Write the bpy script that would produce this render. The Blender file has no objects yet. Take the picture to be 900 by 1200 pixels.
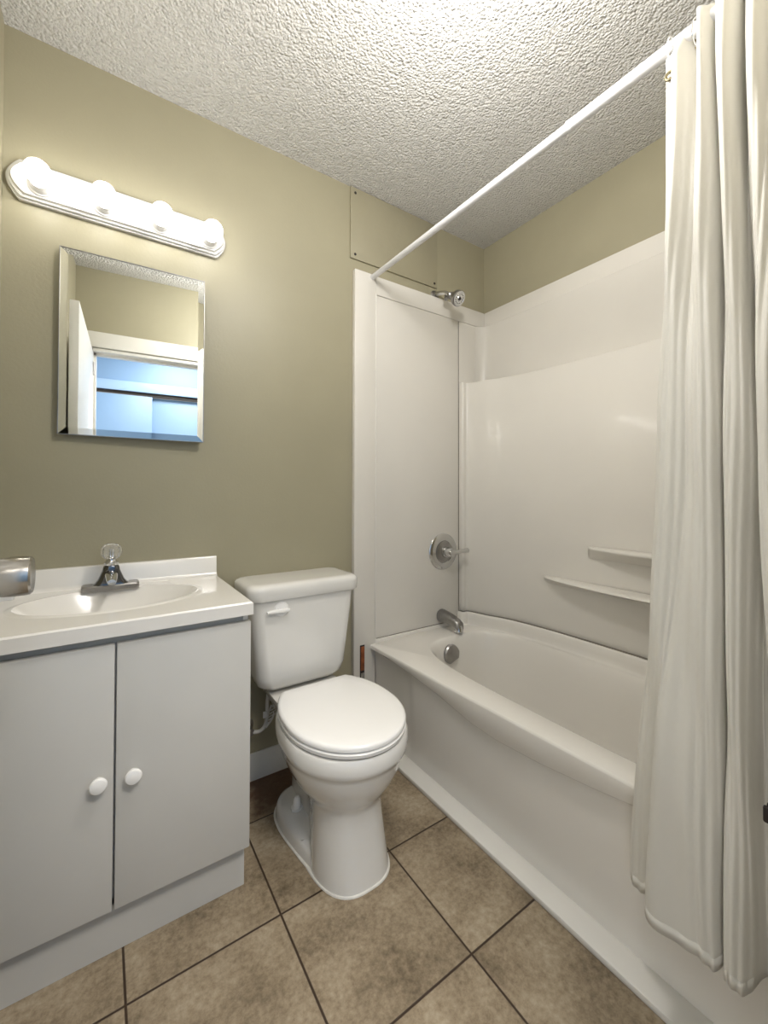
import bpy, bmesh, math, random
from mathutils import Vector, Matrix, Euler
random.seed(7)
S = bpy.context.scene
COL = S.collection
PI = math.pi

# ---------------------------------------------------------------- camera
cam_d = bpy.data.cameras.new('camera'); cam = bpy.data.objects.new('camera', cam_d); COL.objects.link(cam)
F, CY, YAW, PITCH, ROLL = 488.58, 568.3, math.radians(34.0989), math.radians(0.824), math.radians(0.132)
cam_d.sensor_fit = 'HORIZONTAL'; cam_d.sensor_width = 36.0; cam_d.lens = F/900*36
cam_d.shift_y = -(600-CY)/900
cam_d.clip_start = 0.01
fw = Vector((math.sin(YAW)*math.cos(PITCH), math.cos(YAW)*math.cos(PITCH), math.sin(PITCH)))
rt = Vector((math.cos(YAW), -math.sin(YAW), 0)); up = rt.cross(fw)
r2 = rt*math.cos(ROLL)+up*math.sin(ROLL); u2 = -rt*math.sin(ROLL)+up*math.cos(ROLL)
M = Matrix((r2, u2, -fw)).transposed().to_4x4(); M.translation = Vector((0, -1.5735, 1.0732))
cam.matrix_world = M
S.camera = cam

# ---------------------------------------------------------------- world, exposure, lights
w = bpy.data.worlds.new('world'); S.world = w; w.use_nodes = True
w.node_tree.nodes['Background'].inputs[0].default_value = (1.0, 0.97, 0.92, 1)
w.node_tree.nodes['Background'].inputs[1].default_value = 0.9
S.view_settings.view_transform = 'Standard'; S.view_settings.look = 'None'
S.view_settings.gamma = 1.0; S.view_settings.use_curve_mapping = False
S.view_settings.exposure = 1.3
BULB = 8.0
def area(name, loc, rot, sx, sy, power, color):
    l = bpy.data.lights.new(name, 'AREA'); l.shape = 'RECTANGLE'; l.size = sx; l.size_y = sy
    l.energy = power; l.color = color
    o = bpy.data.objects.new(name, l); COL.objects.link(o); o.location = loc; o.rotation_euler = rot
    return o
area('hall_daylight', (2.4, -2.2, 1.45), (0, math.radians(90), 0), 1.5, 1.0, 6, (0.50, 0.72, 1.0))
area('hall_fill_light', (0.45, -2.2, 2.38), (0, 0, 0), 0.5, 0.5, 16, (1.0, 0.94, 0.86))  # warm fill added behind the doorway, stands for no known lamp
pl_ = bpy.data.lights.new('bathroom_fill_light', 'POINT'); pl_.energy = 10.5; pl_.color = (1.0, .975, .94); pl_.shadow_soft_size = .09  # added fill light without a fixture, brightens the room beyond the bulbs
po_ = bpy.data.objects.new('bathroom_fill_light', pl_); COL.objects.link(po_); po_.location = (.62, -.99, 2.13)

# ---------------------------------------------------------------- materials
def mat(name, color, rough=0.5, metal=0.0, var=0.0, vscale=6.0, bump=0.0, bscale=60.0, coat=0.0, trans=0.0, ior=1.5, spec=0.5, emit=0.0, ecol=None, sss=0.0):
    m = bpy.data.materials.new(name); m.use_nodes = True
    nt = m.node_tree; b = nt.nodes['Principled BSDF']
    b.inputs['Roughness'].default_value = rough; b.inputs['Metallic'].default_value = metal
    b.inputs['IOR'].default_value = ior; b.inputs['Specular IOR Level'].default_value = spec
    b.inputs['Coat Weight'].default_value = coat; b.inputs['Coat Roughness'].default_value = 0.08
    b.inputs['Transmission Weight'].default_value = trans
    tc = nt.nodes.new('ShaderNodeTexCoord')
    n = nt.nodes.new('ShaderNodeTexNoise'); n.inputs['Scale'].default_value = vscale; n.inputs['Detail'].default_value = 6
    nt.links.new(tc.outputs['Object'], n.inputs['Vector'])
    r = nt.nodes.new('ShaderNodeValToRGB')
    lo = [max(0, c*(1-var)) for c in color]; hi = [min(1, c*(1+var*0.6)) for c in color]
    r.color_ramp.elements[0].position = .3; r.color_ramp.elements[1].position = .7
    r.color_ramp.elements[0].color = (*lo, 1); r.color_ramp.elements[1].color = (*hi, 1)
    nt.links.new(n.outputs['Fac'], r.inputs['Fac']); nt.links.new(r.outputs['Color'], b.inputs['Base Color'])
    if bump:
        n2 = nt.nodes.new('ShaderNodeTexNoise'); n2.inputs['Scale'].default_value = bscale; n2.inputs['Detail'].default_value = 4
        bp = nt.nodes.new('ShaderNodeBump'); bp.inputs['Strength'].default_value = bump; bp.inputs['Distance'].default_value = 0.004
        nt.links.new(tc.outputs['Object'], n2.inputs['Vector']); nt.links.new(n2.outputs['Fac'], bp.inputs['Height'])
        nt.links.new(bp.outputs['Normal'], b.inputs['Normal'])
    if emit:
        b.inputs['Emission Color'].default_value = (*(ecol or color), 1); b.inputs['Emission Strength'].default_value = emit
    return m
KH = (0.37, 0.34, 0.238)
M_WALL = mat('khaki wall paint', KH, .42, var=.05, vscale=2.5, bump=.10, bscale=110, spec=.35)
M_HATCH = mat('khaki painted board', (0.345, 0.315, 0.22), .45, var=.05, vscale=4, bump=.15, bscale=70)
M_TRIM = mat('white gloss trim', (.78, .76, .71), .35, var=.02, coat=.2)
M_DOOR = mat('white door paint', (.80, .80, .78), .4, var=.02)
M_CAB = mat('white cabinet paint', (.57, .56, .53), .38, var=.03, vscale=5, bump=.05, bscale=30)
M_MARB = mat('white cultured marble', (.80, .775, .73), .18, var=.015, coat=.4)
M_TUB = mat('bone acrylic', (.79, .76, .705), .22, var=.02, vscale=2, coat=.35)
M_PANEL = mat('bone wall panel', (.74, .71, .655), .30, var=.03, vscale=3, bump=.04, bscale=25, coat=.15)
M_PORC = mat('white porcelain', (.76, .745, .71), .12, var=.01, coat=.6)
M_SEAT = mat('white seat plastic', (.88, .87, .85), .2, var=.01, coat=.3)
M_CHROME = mat('chrome', (.62, .62, .62), .12, metal=1.0, var=.05)
M_DCHROME = mat('brushed nickel', (.36, .35, .34), .28, metal=1.0, var=.15, vscale=30)
M_DARK = mat('dark plastic', (.02, .015, .015), .35, var=.1)
M_LAMPW = mat('white enamel', (.66, .655, .645), .3, var=.01, coat=.3)
M_BULB = mat('glowing frosted glass', (1, .97, .92), .4, emit=BULB, ecol=(1.0, .975, .93))
M_MIRROR = mat('mirror glass', (.88, .90, .89), .01, metal=1.0)
M_ROD = mat('white rod enamel', (.74, .74, .76), .3, var=.02, coat=.3)
M_WOOD = mat('red brown wood', (.26, .075, .025), .45, var=.4, vscale=40)
M_CLOSET = mat('pale blue paint', (.17, .29, .47), .5, var=.02)
M_BRASS = mat('aged brass', (.30, .26, .16), .35, metal=1.0, var=.2)
M_GAP = mat('dark joint', (.20, .18, .15), .7, var=.1)
M_CAULK = mat('white caulk', (.75, .73, .68), .5, var=.1, vscale=50)
M_HOSE = mat('white hose', (.70, .69, .66), .35, var=.05)
M_SOAP = mat('white ceramic dish', (.72, .72, .72), .25, var=.02)

M_FAUC = mat('chrome with painted dark reflection', (.16, .16, .165), .10, metal=1.0, var=.05)  # dark surroundings mirrored in the chrome, put into its base colour
def glass():
    m = mat('clear acrylic', (1, 1, 1), .05, trans=.88, ior=1.46); return m
M_GLASS = glass()

def fabric():
    m = bpy.data.materials.new('white curtain cloth'); m.use_nodes = True
    nt = m.node_tree; b = nt.nodes['Principled BSDF']; out = nt.nodes['Material Output']
    b.inputs['Base Color'].default_value = (.80, .78, .72, 1); b.inputs['Roughness'].default_value = .75
    b.inputs['Specular IOR Level'].default_value = .2; b.inputs['Sheen Weight'].default_value = .2
    tr = nt.nodes.new('ShaderNodeBsdfTranslucent'); tr.inputs[0].default_value = (.8, .77, .70, 1)
    mx = nt.nodes.new('ShaderNodeMixShader'); mx.inputs[0].default_value = .22
    nt.links.new(b.outputs[0], mx.inputs[1]); nt.links.new(tr.outputs[0], mx.inputs[2]); nt.links.new(mx.outputs[0], out.inputs[0])
    tc = nt.nodes.new('ShaderNodeTexCoord')
    n = nt.nodes.new('ShaderNodeTexNoise'); n.inputs['Scale'].default_value = 20; n.inputs['Detail'].default_value = 6; n.inputs['Distortion'].default_value = .9
    mp = nt.nodes.new('ShaderNodeMapping'); mp.inputs['Scale'].default_value = (1.0, 1.0, .4)
    bp = nt.nodes.new('ShaderNodeBump'); bp.inputs['Strength'].default_value = .38; bp.inputs['Distance'].default_value = .006
    nt.links.new(tc.outputs['Object'], mp.inputs[0]); nt.links.new(mp.outputs[0], n.inputs['Vector'])
    nt.links.new(n.outputs['Fac'], bp.inputs['Height']); nt.links.new(bp.outputs['Normal'], b.inputs['Normal'])
    return m
M_CURT = fabric()

def popcorn():
    m = mat('popcorn ceiling', (.70, .69, .665), .9, var=.06, vscale=60, spec=.1)
    nt = m.node_tree; b = nt.nodes['Principled BSDF']; tc = [x for x in nt.nodes if x.type == 'TEX_COORD'][0]
    n = nt.nodes.new('ShaderNodeTexNoise'); n.inputs['Scale'].default_value = 130; n.inputs['Detail'].default_value = 3; n.inputs['Roughness'].default_value = .6
    v = nt.nodes.new('ShaderNodeTexVoronoi'); v.inputs['Scale'].default_value = 125
    mt = nt.nodes.new('ShaderNodeMath'); mt.operation = 'SUBTRACT'
    bp = nt.nodes.new('ShaderNodeBump'); bp.inputs['Strength'].default_value = 1.0; bp.inputs['Distance'].default_value = .007
    nt.links.new(tc.outputs['Object'], n.inputs['Vector']); nt.links.new(tc.outputs['Object'], v.inputs['Vector'])
    nt.links.new(n.outputs['Fac'], mt.inputs[0]); nt.links.new(v.outputs['Distance'], mt.inputs[1])
    nt.links.new(mt.outputs[0], bp.inputs['Height']); nt.links.new(bp.outputs['Normal'], b.inputs['Normal'])
    return m
M_CEIL = popcorn()

def tile_mat():
    m = bpy.data.materials.new('beige stone tile with dark grout'); m.use_nodes = True
    nt = m.node_tree; b = nt.nodes['Principled BSDF']; L = nt.links.new
    def nd(t, **k):
        x = nt.nodes.new(t)
        for a, v in k.items(): setattr(x, a, v)
        return x
    tc = nd('ShaderNodeTexCoord'); sp = nd('ShaderNodeSeparateXYZ'); L(tc.outputs['Object'], sp.inputs[0])
    def mth(op, a, b_=None, c=None):
        x = nd('ShaderNodeMath', operation=op)
        for i, v in enumerate((a, b_, c)):
            if v is None: continue
            if isinstance(v, (int, float)): x.inputs[i].default_value = v
            else: L(v, x.inputs[i])
        return x.outputs[0]
    P = .3345
    def line(s, off):
        a = mth('DIVIDE', mth('SUBTRACT', s, off), P)
        fr = mth('FRACT', a); d = mth('MINIMUM', fr, mth('SUBTRACT', 1.0, fr))
        return mth('MULTIPLY', d, P), mth('FLOOR', a)
    dx, ix = line(sp.outputs['X'], .052-3*P); dy, iy = line(sp.outputs['Y'], -.541-9*P)
    d = mth('MINIMUM', dx, dy)
    g = nd('ShaderNodeMapRange'); L(d, g.inputs[0]); g.inputs[1].default_value = .0018; g.inputs[2].default_value = .0032
    # mottled stone
    cm = nd('ShaderNodeCombineXYZ'); L(mth('MULTIPLY', ix, 7.3), cm.inputs[0]); L(mth('MULTIPLY', iy, 3.7), cm.inputs[1])
    ad = nd('ShaderNodeVectorMath', operation='ADD'); L(tc.outputs['Object'], ad.inputs[0]); L(cm.outputs[0], ad.inputs[1])
    n1 = nd('ShaderNodeTexNoise'); n1.inputs['Scale'].default_value = 6; n1.inputs['Detail'].default_value = 8; n1.inputs['Roughness'].default_value = .62; L(ad.outputs[0], n1.inputs['Vector'])
    n2 = nd('ShaderNodeTexNoise'); n2.inputs['Scale'].default_value = 70; n2.inputs['Detail'].default_value = 6; n2.inputs['Roughness'].default_value = .7; L(ad.outputs[0], n2.inputs['Vector'])
    mix = mth('ADD', mth('MULTIPLY', n1.outputs['Fac'], .55), mth('MULTIPLY', n2.outputs['Fac'], .45))
    r = nd('ShaderNodeValToRGB'); L(mix, r.inputs[0])
    e = r.color_ramp.elements; e[0].position = .36; e[0].color = (.135, .102, .064, 1); e[1].position = .64; e[1].color = (.43, .36, .26, 1)
    k = e.new(.5); k.color = (.29, .228, .152, 1)
    # old rusty stain beside the wall under the tank
    vs = nd('ShaderNodeVectorMath', operation='DISTANCE'); L(tc.outputs['Object'], vs.inputs[0]); vs.inputs[1].default_value = (.55, -.07, 0)
    n3 = nd('ShaderNodeTexNoise'); n3.inputs['Scale'].default_value = 14; n3.inputs['Detail'].default_value = 4; L(tc.outputs['Object'], n3.inputs['Vector'])
    sd = mth('ADD', vs.outputs['Value'], mth('MULTIPLY', mth('SUBTRACT', n3.outputs['Fac'], .5), .22))
    sm = nd('ShaderNodeMapRange'); L(sd, sm.inputs[0]); sm.inputs[1].default_value = .10; sm.inputs[2].default_value = .17; sm.inputs[3].default_value = .8; sm.inputs[4].default_value = 0
    c1 = nd('ShaderNodeMix', data_type='RGBA'); L(sm.outputs[0], c1.inputs[0]); L(r.outputs[0], c1.inputs[6]); c1.inputs[7].default_value = (.085, .032, .012, 1)
    c2 = nd('ShaderNodeMix', data_type='RGBA'); L(g.outputs[0], c2.inputs[0]); c2.inputs[6].default_value = (.045, .028, .018, 1); L(c1.outputs[2], c2.inputs[7])
    L(c2.outputs[2], b.inputs['Base Color'])
    b.inputs['Roughness'].default_value = .5; b.inputs['Specular IOR Level'].default_value = .35
    bp = nd('ShaderNodeBump'); bp.inputs['Strength'].default_value = .5; bp.inputs['Distance'].default_value = .002
    L(mth('ADD', g.outputs[0], mth('MULTIPLY', n2.outputs['Fac'], .25)), bp.inputs['Height']); L(bp.outputs[0], b.inputs['Normal'])
    return m
M_TILE = tile_mat()
M_HALLF = mat('hall vinyl floor', (.30, .24, .17), .5, var=.15)

# ---------------------------------------------------------------- mesh helpers
def finish(bm, name, m, parent=None, smooth=True, angle=35):
    bmesh.ops.recalc_face_normals(bm, faces=bm.faces)
    me = bpy.data.meshes.new(name); bm.to_mesh(me); bm.free()
    if smooth:
        for p in me.polygons: p.use_smooth = True
        me.set_sharp_from_angle(angle=math.radians(angle))
    me.materials.append(m)
    o = bpy.data.objects.new(name, me); COL.objects.link(o)
    if parent: o.parent = parent; o.matrix_parent_inverse = Matrix.Translation(-parent.location) if parent.type == 'EMPTY' else Matrix()
    return o
def box(bm, x0, x1, y0, y1, z0, z1, bev=0.0, seg=2, mtx=None):
    t = bmesh.new()
    vs = [t.verts.new((x, y, z)) for x in (x0, x1) for y in (y0, y1) for z in (z0, z1)]
    for f in ((0,1,3,2),(4,6,7,5),(0,4,5,1),(2,3,7,6),(0,2,6,4),(1,5,7,3)): t.faces.new([vs[i] for i in f])
    if bev: bmesh.ops.bevel(t, geom=t.edges[:], offset=bev, segments=seg, profile=.5, affect='EDGES')
    if mtx: bmesh.ops.transform(t, matrix=mtx, verts=t.verts)
    me = bpy.data.meshes.new('tmp'); t.to_mesh(me); t.free(); bm.from_mesh(me); bpy.data.meshes.remove(me)
def BX(name, m, x0, x1, y0, y1, z0, z1, bev=0.0, parent=None, seg=2):
    bm = bmesh.new(); box(bm, x0, x1, y0, y1, z0, z1, bev, seg); return finish(bm, name, m, parent)
def loft(bm, rings, cap0=True, cap1=True, closed=True):
    R = [[bm.verts.new(p) for p in r] for r in rings]
    n = len(R[0])
    for a, b in zip(R, R[1:]):
        for i in range(n if closed else n-1):
            j = (i+1) % n; bm.faces.new((a[i], a[j], b[j], b[i]))
    if cap0 and closed: bm.faces.new(R[0])
    if cap1 and closed: bm.faces.new(R[-1])
    return R
def frame_of(d):
    d = Vector(d).normalized(); a = Vector((0, 0, 1)) if abs(d.z) < .9 else Vector((1, 0, 0))
    u = d.cross(a).normalized(); v = d.cross(u).normalized(); return u, v
def lathe(bm, o, axis, prof, n=32, sx=1.0):
    """prof: list of (distance along axis, radius)"""
    o = Vector(o); ax = Vector(axis).normalized(); u, v = frame_of(ax)
    rings = [[o+ax*t+(u*math.cos(2*PI*i/n)*sx+v*math.sin(2*PI*i/n))*max(r, 1e-5) for i in range(n)] for t, r in prof]
    loft(bm, rings)
def tube(bm, pts, rad, n=12):
    pts = [Vector(p) for p in pts]; rings = []
    for i, p in enumerate(pts):
        d = (pts[min(i+1, len(pts)-1)]-pts[max(i-1, 0)]).normalized()
        if i == 0: u, v = frame_of(d)
        else:
            u = (u-d*u.dot(d)).normalized(); v = d.cross(u)
        r = rad[i] if isinstance(rad, (list, tuple)) else rad
        rings.append([p+(u*math.cos(2*PI*k/n)+v*math.sin(2*PI*k/n))*r for k in range(n)])
    loft(bm, rings)
def catmull(P, m):
    out = []; n = len(P)
    for i in range(n-1):
        p0 = P[max(i-1, 0)]; p1 = P[i]; p2 = P[i+1]; p3 = P[min(i+2, n-1)]
        for k in range(m):
            t = k/m
            out.append(tuple(.5*((2*b)+(-a+c)*t+(2*a-5*b+4*c-d)*t*t+(-a+3*b-3*c+d)*t**3) for a, b, c, d in zip(p0, p1, p2, p3)))
    out.append(tuple(P[-1])); return out
def rrect(cx, cy, hx, hy, r, z, n=8):
    pts = []
    for k, (sx, sy) in enumerate(((1, 1), (-1, 1), (-1, -1), (1, -1))):
        for i in range(n+1):
            a = PI/2*k+PI/2*i/n
            pts.append(Vector((cx+sx*(hx-r)+r*math.cos(a), cy+sy*(hy-r)+r*math.sin(a), z)))
    return pts
def solid_poly(bm, pts2, axis, a0, a1):
    """prism: 2D outline extruded along axis. axis 'y': pts are (x,z); 'x': (y,z); 'z': (x,y)"""
    def P(p, a): return {'y': (p[0], a, p[1]), 'x': (a, p[0], p[1]), 'z': (p[0], p[1], a)}[axis]
    loft(bm, [[P(p, a0) for p in pts2], [P(p, a1) for p in pts2]])
def tag(o, label=None, cat=None, group=None, kind=None):
    if label: o['label'] = label
    if cat: o['category'] = cat
    if group: o['group'] = group
    if kind: o['kind'] = kind
    return o
def thing(name, label, cat, loc=(0, 0, 0), group=None):
    o = bpy.data.objects.new(name, None); COL.objects.link(o); o.location = loc; o.empty_display_size = .05
    return tag(o, label, cat, group)
def struct(o): o['kind'] = 'structure'; return o

XR, XL, YB, H = 1.723, -.242, -1.50, 2.40    # bathroom extents; wall with the mirror is y = 0
# ---------------------------------------------------------------- room shell
struct(BX('floor', M_TILE, XL-.1, XR+.1, YB-.10, .1, -.05, 0))
def ceiling():
    struct(BX('ceiling', M_CEIL, XL-.1, XR+.1, YB-.10, .1, H, H+.05))
ceiling()
struct(BX('wall_back', M_WALL, XL-.1, XR+.1, 0, .1, 0, H))
struct(BX('wall_right', M_WALL, XR, XR+.1, YB-.1, 0, 0, H))
struct(BX('wall_left', M_WALL, XL-.1, XL, YB-.1, 0, 0, H))
DX0, DX1, DH = -.172, .645, 1.925
bm = bmesh.new()
box(bm, XL, DX0, YB-.10, YB, 0, H); box(bm, DX1, XR, YB-.10, YB, 0, H); box(bm, DX0, DX1, YB-.10, YB, DH, H)
struct(finish(bm, 'wall_front', M_WALL))
# door casing on the bathroom side and jamb lining
bm = bmesh.new()
for s in (0, 1):
    d, y0, y1 = (.012, YB, YB+.012) if s == 0 else (.0, YB+.012, YB+.018)
    e = 0 if s == 0 else .012
    box(bm, max(DX0-.085+e, XL+.001), DX0-.004, y0, y1, 0, DH+.004, .002); box(bm, DX1+.004, DX1+.085-e, y0, y1, 0, DH+.004, .002)
    box(bm, max(DX0-.085+e, XL+.001), DX1+.085-e, y0, y1, DH+.004, DH+.085+.012-e, .002)
struct(finish(bm, 'trim_1', M_TRIM))
bm = bmesh.new()
box(bm, DX0, DX0+.018, YB-.11, YB+.004, 0, DH, .001); box(bm, DX1-.018, DX1, YB-.11, YB+.004, 0, DH, .001); box(bm, DX0, DX1, YB-.11, YB+.004, DH-.018, DH, .001)
box(bm, DX0+.018, DX0+.03, YB-.08, YB-.045, 0, DH-.018); box(bm, DX1-.03, DX1-.018, YB-.08, YB-.045, 0, DH-.018); box(bm, DX0, DX1, YB-.08, YB-.045, DH-.03, DH-.018)
struct(finish(bm, 'trim_2', M_TRIM))
# baseboard on back wall, between vanity and tub surround, with a stepped profile
prof = [(0, 0), (-.014, 0), (-.014, .055), (-.011, .060), (-.011, .078), (-.006, .088), (-.006, .095), (0, .095)]
bm = bmesh.new(); solid_poly(bm, prof, 'x', .32, .894); struct(finish(bm, 'baseboard_back', M_TRIM))
bm = bmesh.new(); solid_poly(bm, [(1.0-1.0+XL-a, b) for a, b in prof], 'y', -1.40, -.46); struct(finish(bm, 'baseboard_left', M_TRIM))

# ---------------------------------------------------------------- hall beyond the doorway (seen in the mirror)
HY = YB-.10
struct(BX('floor_hall', M_HALLF, -1.6, 2.6, -3.0, HY, -.05, 0))
struct(BX('ceiling_hall', M_CLOSET, -1.6, 2.6, -3.0, HY, H+.02, H+.07))
CY_ = -2.82
bm = bmesh.new()
box(bm, -1.6, -.95, CY_-.1, CY_, 0, H+.02); box(bm, 1.9, 2.6, CY_-.1, CY_, 0, H+.02); box(bm, -.95, 1.9, CY_-.1, CY_, 1.96, H+.02)
struct(finish(bm, 'wall_hall', M_CLOSET))
bm = bmesh.new()
box(bm, -1.05, 2.0, CY_, CY_+.018, 1.955, 2.04, .003); box(bm, -1.05, -.95, CY_, CY_+.018, 0, 1.955, .003); box(bm, 1.9, 2.0, CY_, CY_+.018, 0, 1.955, .003)
struct(finish(bm, 'trim_3', mat('light blue trim paint', (.28, .42, .62), .4, var=.02)))
cl = thing('closet_door', 'pale blue sliding closet door across the hall, reflected at the left of the mirror', 'closet door', (-.22, CY_-.05, 0), 'sliding closet doors across the hall')
BX('door_panel', M_CLOSET, -.94, .18, CY_-.045, CY_-.015, .01, 1.925, .002, cl)
cl2 = thing('closet_door', 'pale blue sliding closet door across the hall, reflected at the right of the mirror', 'closet door', (1.16, CY_-.08, 0), 'sliding closet doors across the hall')
BX('door_panel', M_CLOSET, .15, 1.88, CY_-.085, CY_-.055, .01, 1.925, .002, cl2)
tk = BX('closet_track', M_DARK, -.95, 1.9, CY_-.09, CY_-.01, 1.93, 1.96); tag(tk, 'dark metal track above the pale blue closet doors', 'door track')

# ---------------------------------------------------------------- open bathroom door with lever
Z_KNOB = .950
hinge = Vector((DX0+.018, YB+.005, 0)); free = Vector((-.138, -.722, 0))
dv = (free-hinge); dl = dv.length; ang = math.atan2(dv.y, dv.x)
dr = bpy.data.objects.new('door_1', None); COL.objects.link(dr); dr.location = hinge; dr.rotation_euler = (0, 0, ang); dr['kind'] = 'structure'
def local(name, bm, m, par):
    o = finish(bm, name, m); o.parent = par; return o
bm = bmesh.new(); box(bm, 0, dl, 0, .035,   .012, 1.903, .0015); leaf = local('door_leaf', bm, M_DOOR, dr)
bm = bmesh.new()    # lever set on the room side (local -y faces the camera side)
lathe(bm, (dl-.062, 0, Z_KNOB), (0, -1, 0), [(0, .030), (.006, .029), (.009, .022), (.010, .011), (.028, .011), (.029, .011)], 28)
knob = local('door_handle', bm, M_DCHROME, dr)
bm = bmesh.new()
lathe(bm, (dl-.062, 0, Z_KNOB), (0, -1, 0), [(.010, .016), (.014, .024), (.022, .0270), (.034, .0282), (.048, .0282), (.0555, .0272), (.058, .0245), (.0588, .0)], 40)
o = local('knob', bm, mat('satin nickel', (.42, .40, .37), .22, metal=1.0, var=.1), None); o.parent = knob
bm = bmesh.new(); lathe(bm, (dl-.062, .035, Z_KNOB), (0, 1, 0), [(0, .030), (.006, .029), (.01, .012), (.03, .012), (.035, .024), (.05, .026), (.058, .02), (.058, 0)], 28)
local('door_handle', bm, M_DCHROME, dr)
for z in (.2, 1.0, 1.8):
    bm = bmesh.new(); lathe(bm, (-.004, -.004, z-.04), (0, 0, 1), [(0, .006), (.08, .006)], 12); local('hinge', bm, M_DCHROME, dr)

# ---------------------------------------------------------------- tub surround on the back wall: flat white bands and panel
sur = thing('tub_surround', 'bone tub surround panels lining the alcove walls above the bathtub', 'tub surround', (1.3, 0, .42))
BX('edge_trim', M_PANEL, .896, 1.005, -.024, 0, 0, 2.035, .004, sur)
BX('caulk_bead', M_TRIM, 1.003, 1.0085, -.0262, -.001, .418, 1.953, .0015, sur)
BX('panel_joint', M_GAP, 1.5185, 1.5222, -.0126, -.001, .419, 1.951, 0, sur)
BX('edge_trim', M_PANEL, 1.005, XR-.0005, -.018, 0, 1.952, 2.035, .003, sur)
BX('side_panel', M_PANEL, 1.0075, 1.519, -.012, 0, .418, 1.953, .002, sur)
BX('side_panel', M_PANEL, 1.5215, 1.70, -.012, 0, .418, 1.953, .002, sur)
BX('edge_trim', M_PANEL, XR-.016, XR, -1.4995, -.018, 1.955, 2.035, .003, sur)
# cove in the upper corner and upper back panel: one curved sheet
def sheet(name, plan, z0, z1, th, m, parent, lip=0):
    """solid band following a plan polyline, thickness th towards +normal (right/back)"""
    bm = bmesh.new(); rings = []
    n = len(plan)
    for i, p in enumerate(plan):
        a = Vector(plan[max(i-1, 0)]); b = Vector(plan[min(i+1, n-1)]); d = (b-a).normalized(); nn = Vector((-d.y, d.x))
        q = Vector(p)+nn*th
        zt = z1(i/(n-1)) if callable(z1) else z1
        r = .006
        rings.append([(p[0]+nn.x*lip*.45, p[1]+nn.y*lip*.45, z0), (p[0], p[1], z0+lip*1.6+.001), (p[0], p[1], zt-r), (p[0]+nn.x*r*.3, p[1]+nn.y*r*.3, zt-r*.3), (p[0]+nn.x*r, p[1]+nn.y*r, zt), (q[0], q[1], zt), (q[0], q[1], z0)])
    loft(bm, rings); return finish(bm, name, m, parent, angle=50)
arc = lambda cx, cy, r, a0, a1, n: [(cx+r*math.cos(math.radians(a0+(a1-a0)*i/n)), cy+r*math.sin(math.radians(a0+(a1-a0)*i/n))) for i in range(n+1)]
up_plan = [(1.64, -.0135)]+arc(1.640, -.0735, .06, 90, 0, 10)+[(1.70, -.4), (1.70, -.9), (1.70, -1.497)]
sheet('upper_panel', up_plan, 1.55, 1.956, .018, M_PANEL, sur)
lo_plan = [(1.530, -.0135), (1.536, -.030), (1.545, -.045)]+arc(1.500, -.140, .12, 48, 6, 8)[1:]
lo_plan = [(1.522, -.014), (1.5225, -.034), (1.530, -.041), (1.550, -.047), (1.566, -.090), (1.582, -.15), (1.606, -.215), (1.625, -.30), (1.640, -.42), (1.647, -.56), (1.650, -.75), (1.650, -.95), (1.648, -1.15), (1.625, -1.34), (1.585, -1.497)]
lo_plan = [tuple(p) for p in catmull(lo_plan, 5)]
lp = sheet('lower_panel', lo_plan, .462, lambda t: 1.632-.012*t, .055, M_PANEL, sur, lip=.022)
def shelf(pts_fn, y0, y1, z, depth, th, name, base):
    bm = bmesh.new(); rings = []; N = 36
    for i in range(N+1):
        t = i/N; y = y0+(y1-y0)*t; d = depth*math.sin(PI*t)**.55+.002
        xb = base; xf = base-d; h = th
        rings.append([(xb, y, z+.0), (xf+.008, y, z), (xf+.002, y, z-.003), (xf, y, z-.009), (xf+.002, y, z-h*.55), (xf+d*.45, y, z-h*1.2), (xb, y, z-h*2.2)])
    loft(bm, rings); return finish(bm, name, M_PANEL, sur, angle=60)
shelf(None, -.63, -1.23, .850, .062, .022, 'shelf', 1.645)
shelf(None, -.42, -1.33, .700, .082, .016, 'shelf', 1.645)
# brown wood strip with fitting showing at the foot of the surround edge
ws = thing('wood_strip', 'red-brown wooden strip with metal end on the surround edge beside the toilet tank', 'wood strip', (.937, -.022, .25))
BX('strip', M_WOOD, .929, .946, -.030, -.0225, .300, .402, .002, ws)
BX('backing', M_DARK, .926, .949, -.0250, -.0222, .235, .408, .0005, ws)
bm = bmesh.new(); box(bm, .930, .945, -.031, -.0255, .240, .292, .003); lathe(bm, (.9375, -.031, .27), (0, -1, 0), [(0, .005), (.003, .005), (.004, .003)], 12)
finish(bm, 'metal_bracket', M_CHROME, ws)

# ---------------------------------------------------------------- bathtub
tub = thing('bathtub', 'bone alcove bathtub with bowed apron along the right wall', 'bathtub', (1.35, -.76, 0))
Z_RIM = .400
def xe(y):            # outer top edge of the apron
    t = min(1, max(0, -y/1.1)); return .978+.036*t
cx0, cy0 = 1.37, -.78
outer = []
ys = [-.004-i*(1.498-.004)/24 for i in range(25)]
outer += [(xe(y), y) for y in ys]                                  # front edge, going towards the camera
outer += [(1.15, -1.498), (1.4, -1.498), (1.70, -1.498), (1.70, -1.2), (1.70, -.8), (1.70, -.4), (1.70, -.004), (1.5, -.004), (1.25, -.004), (1.1, -.004)]
def hit(a):
    dx, dy = math.cos(a), math.sin(a); best = None
    for i in range(len(outer)):
        x1, y1 = outer[i]; x2, y2 = outer[(i+1) % len(outer)]
        ex, ey = x2-x1, y2-y1; den = dx*ey-dy*ex
        if abs(den) < 1e-9: continue
        t = ((x1-cx0)*ey-(y1-cy0)*ex)/den; s = ((x1-cx0)*dy-(y1-cy0)*dx)/den
        if t > 0 and -1e-6 <= s <= 1+1e-6: best = t if best is None else min(best, t)
    return best
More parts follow.
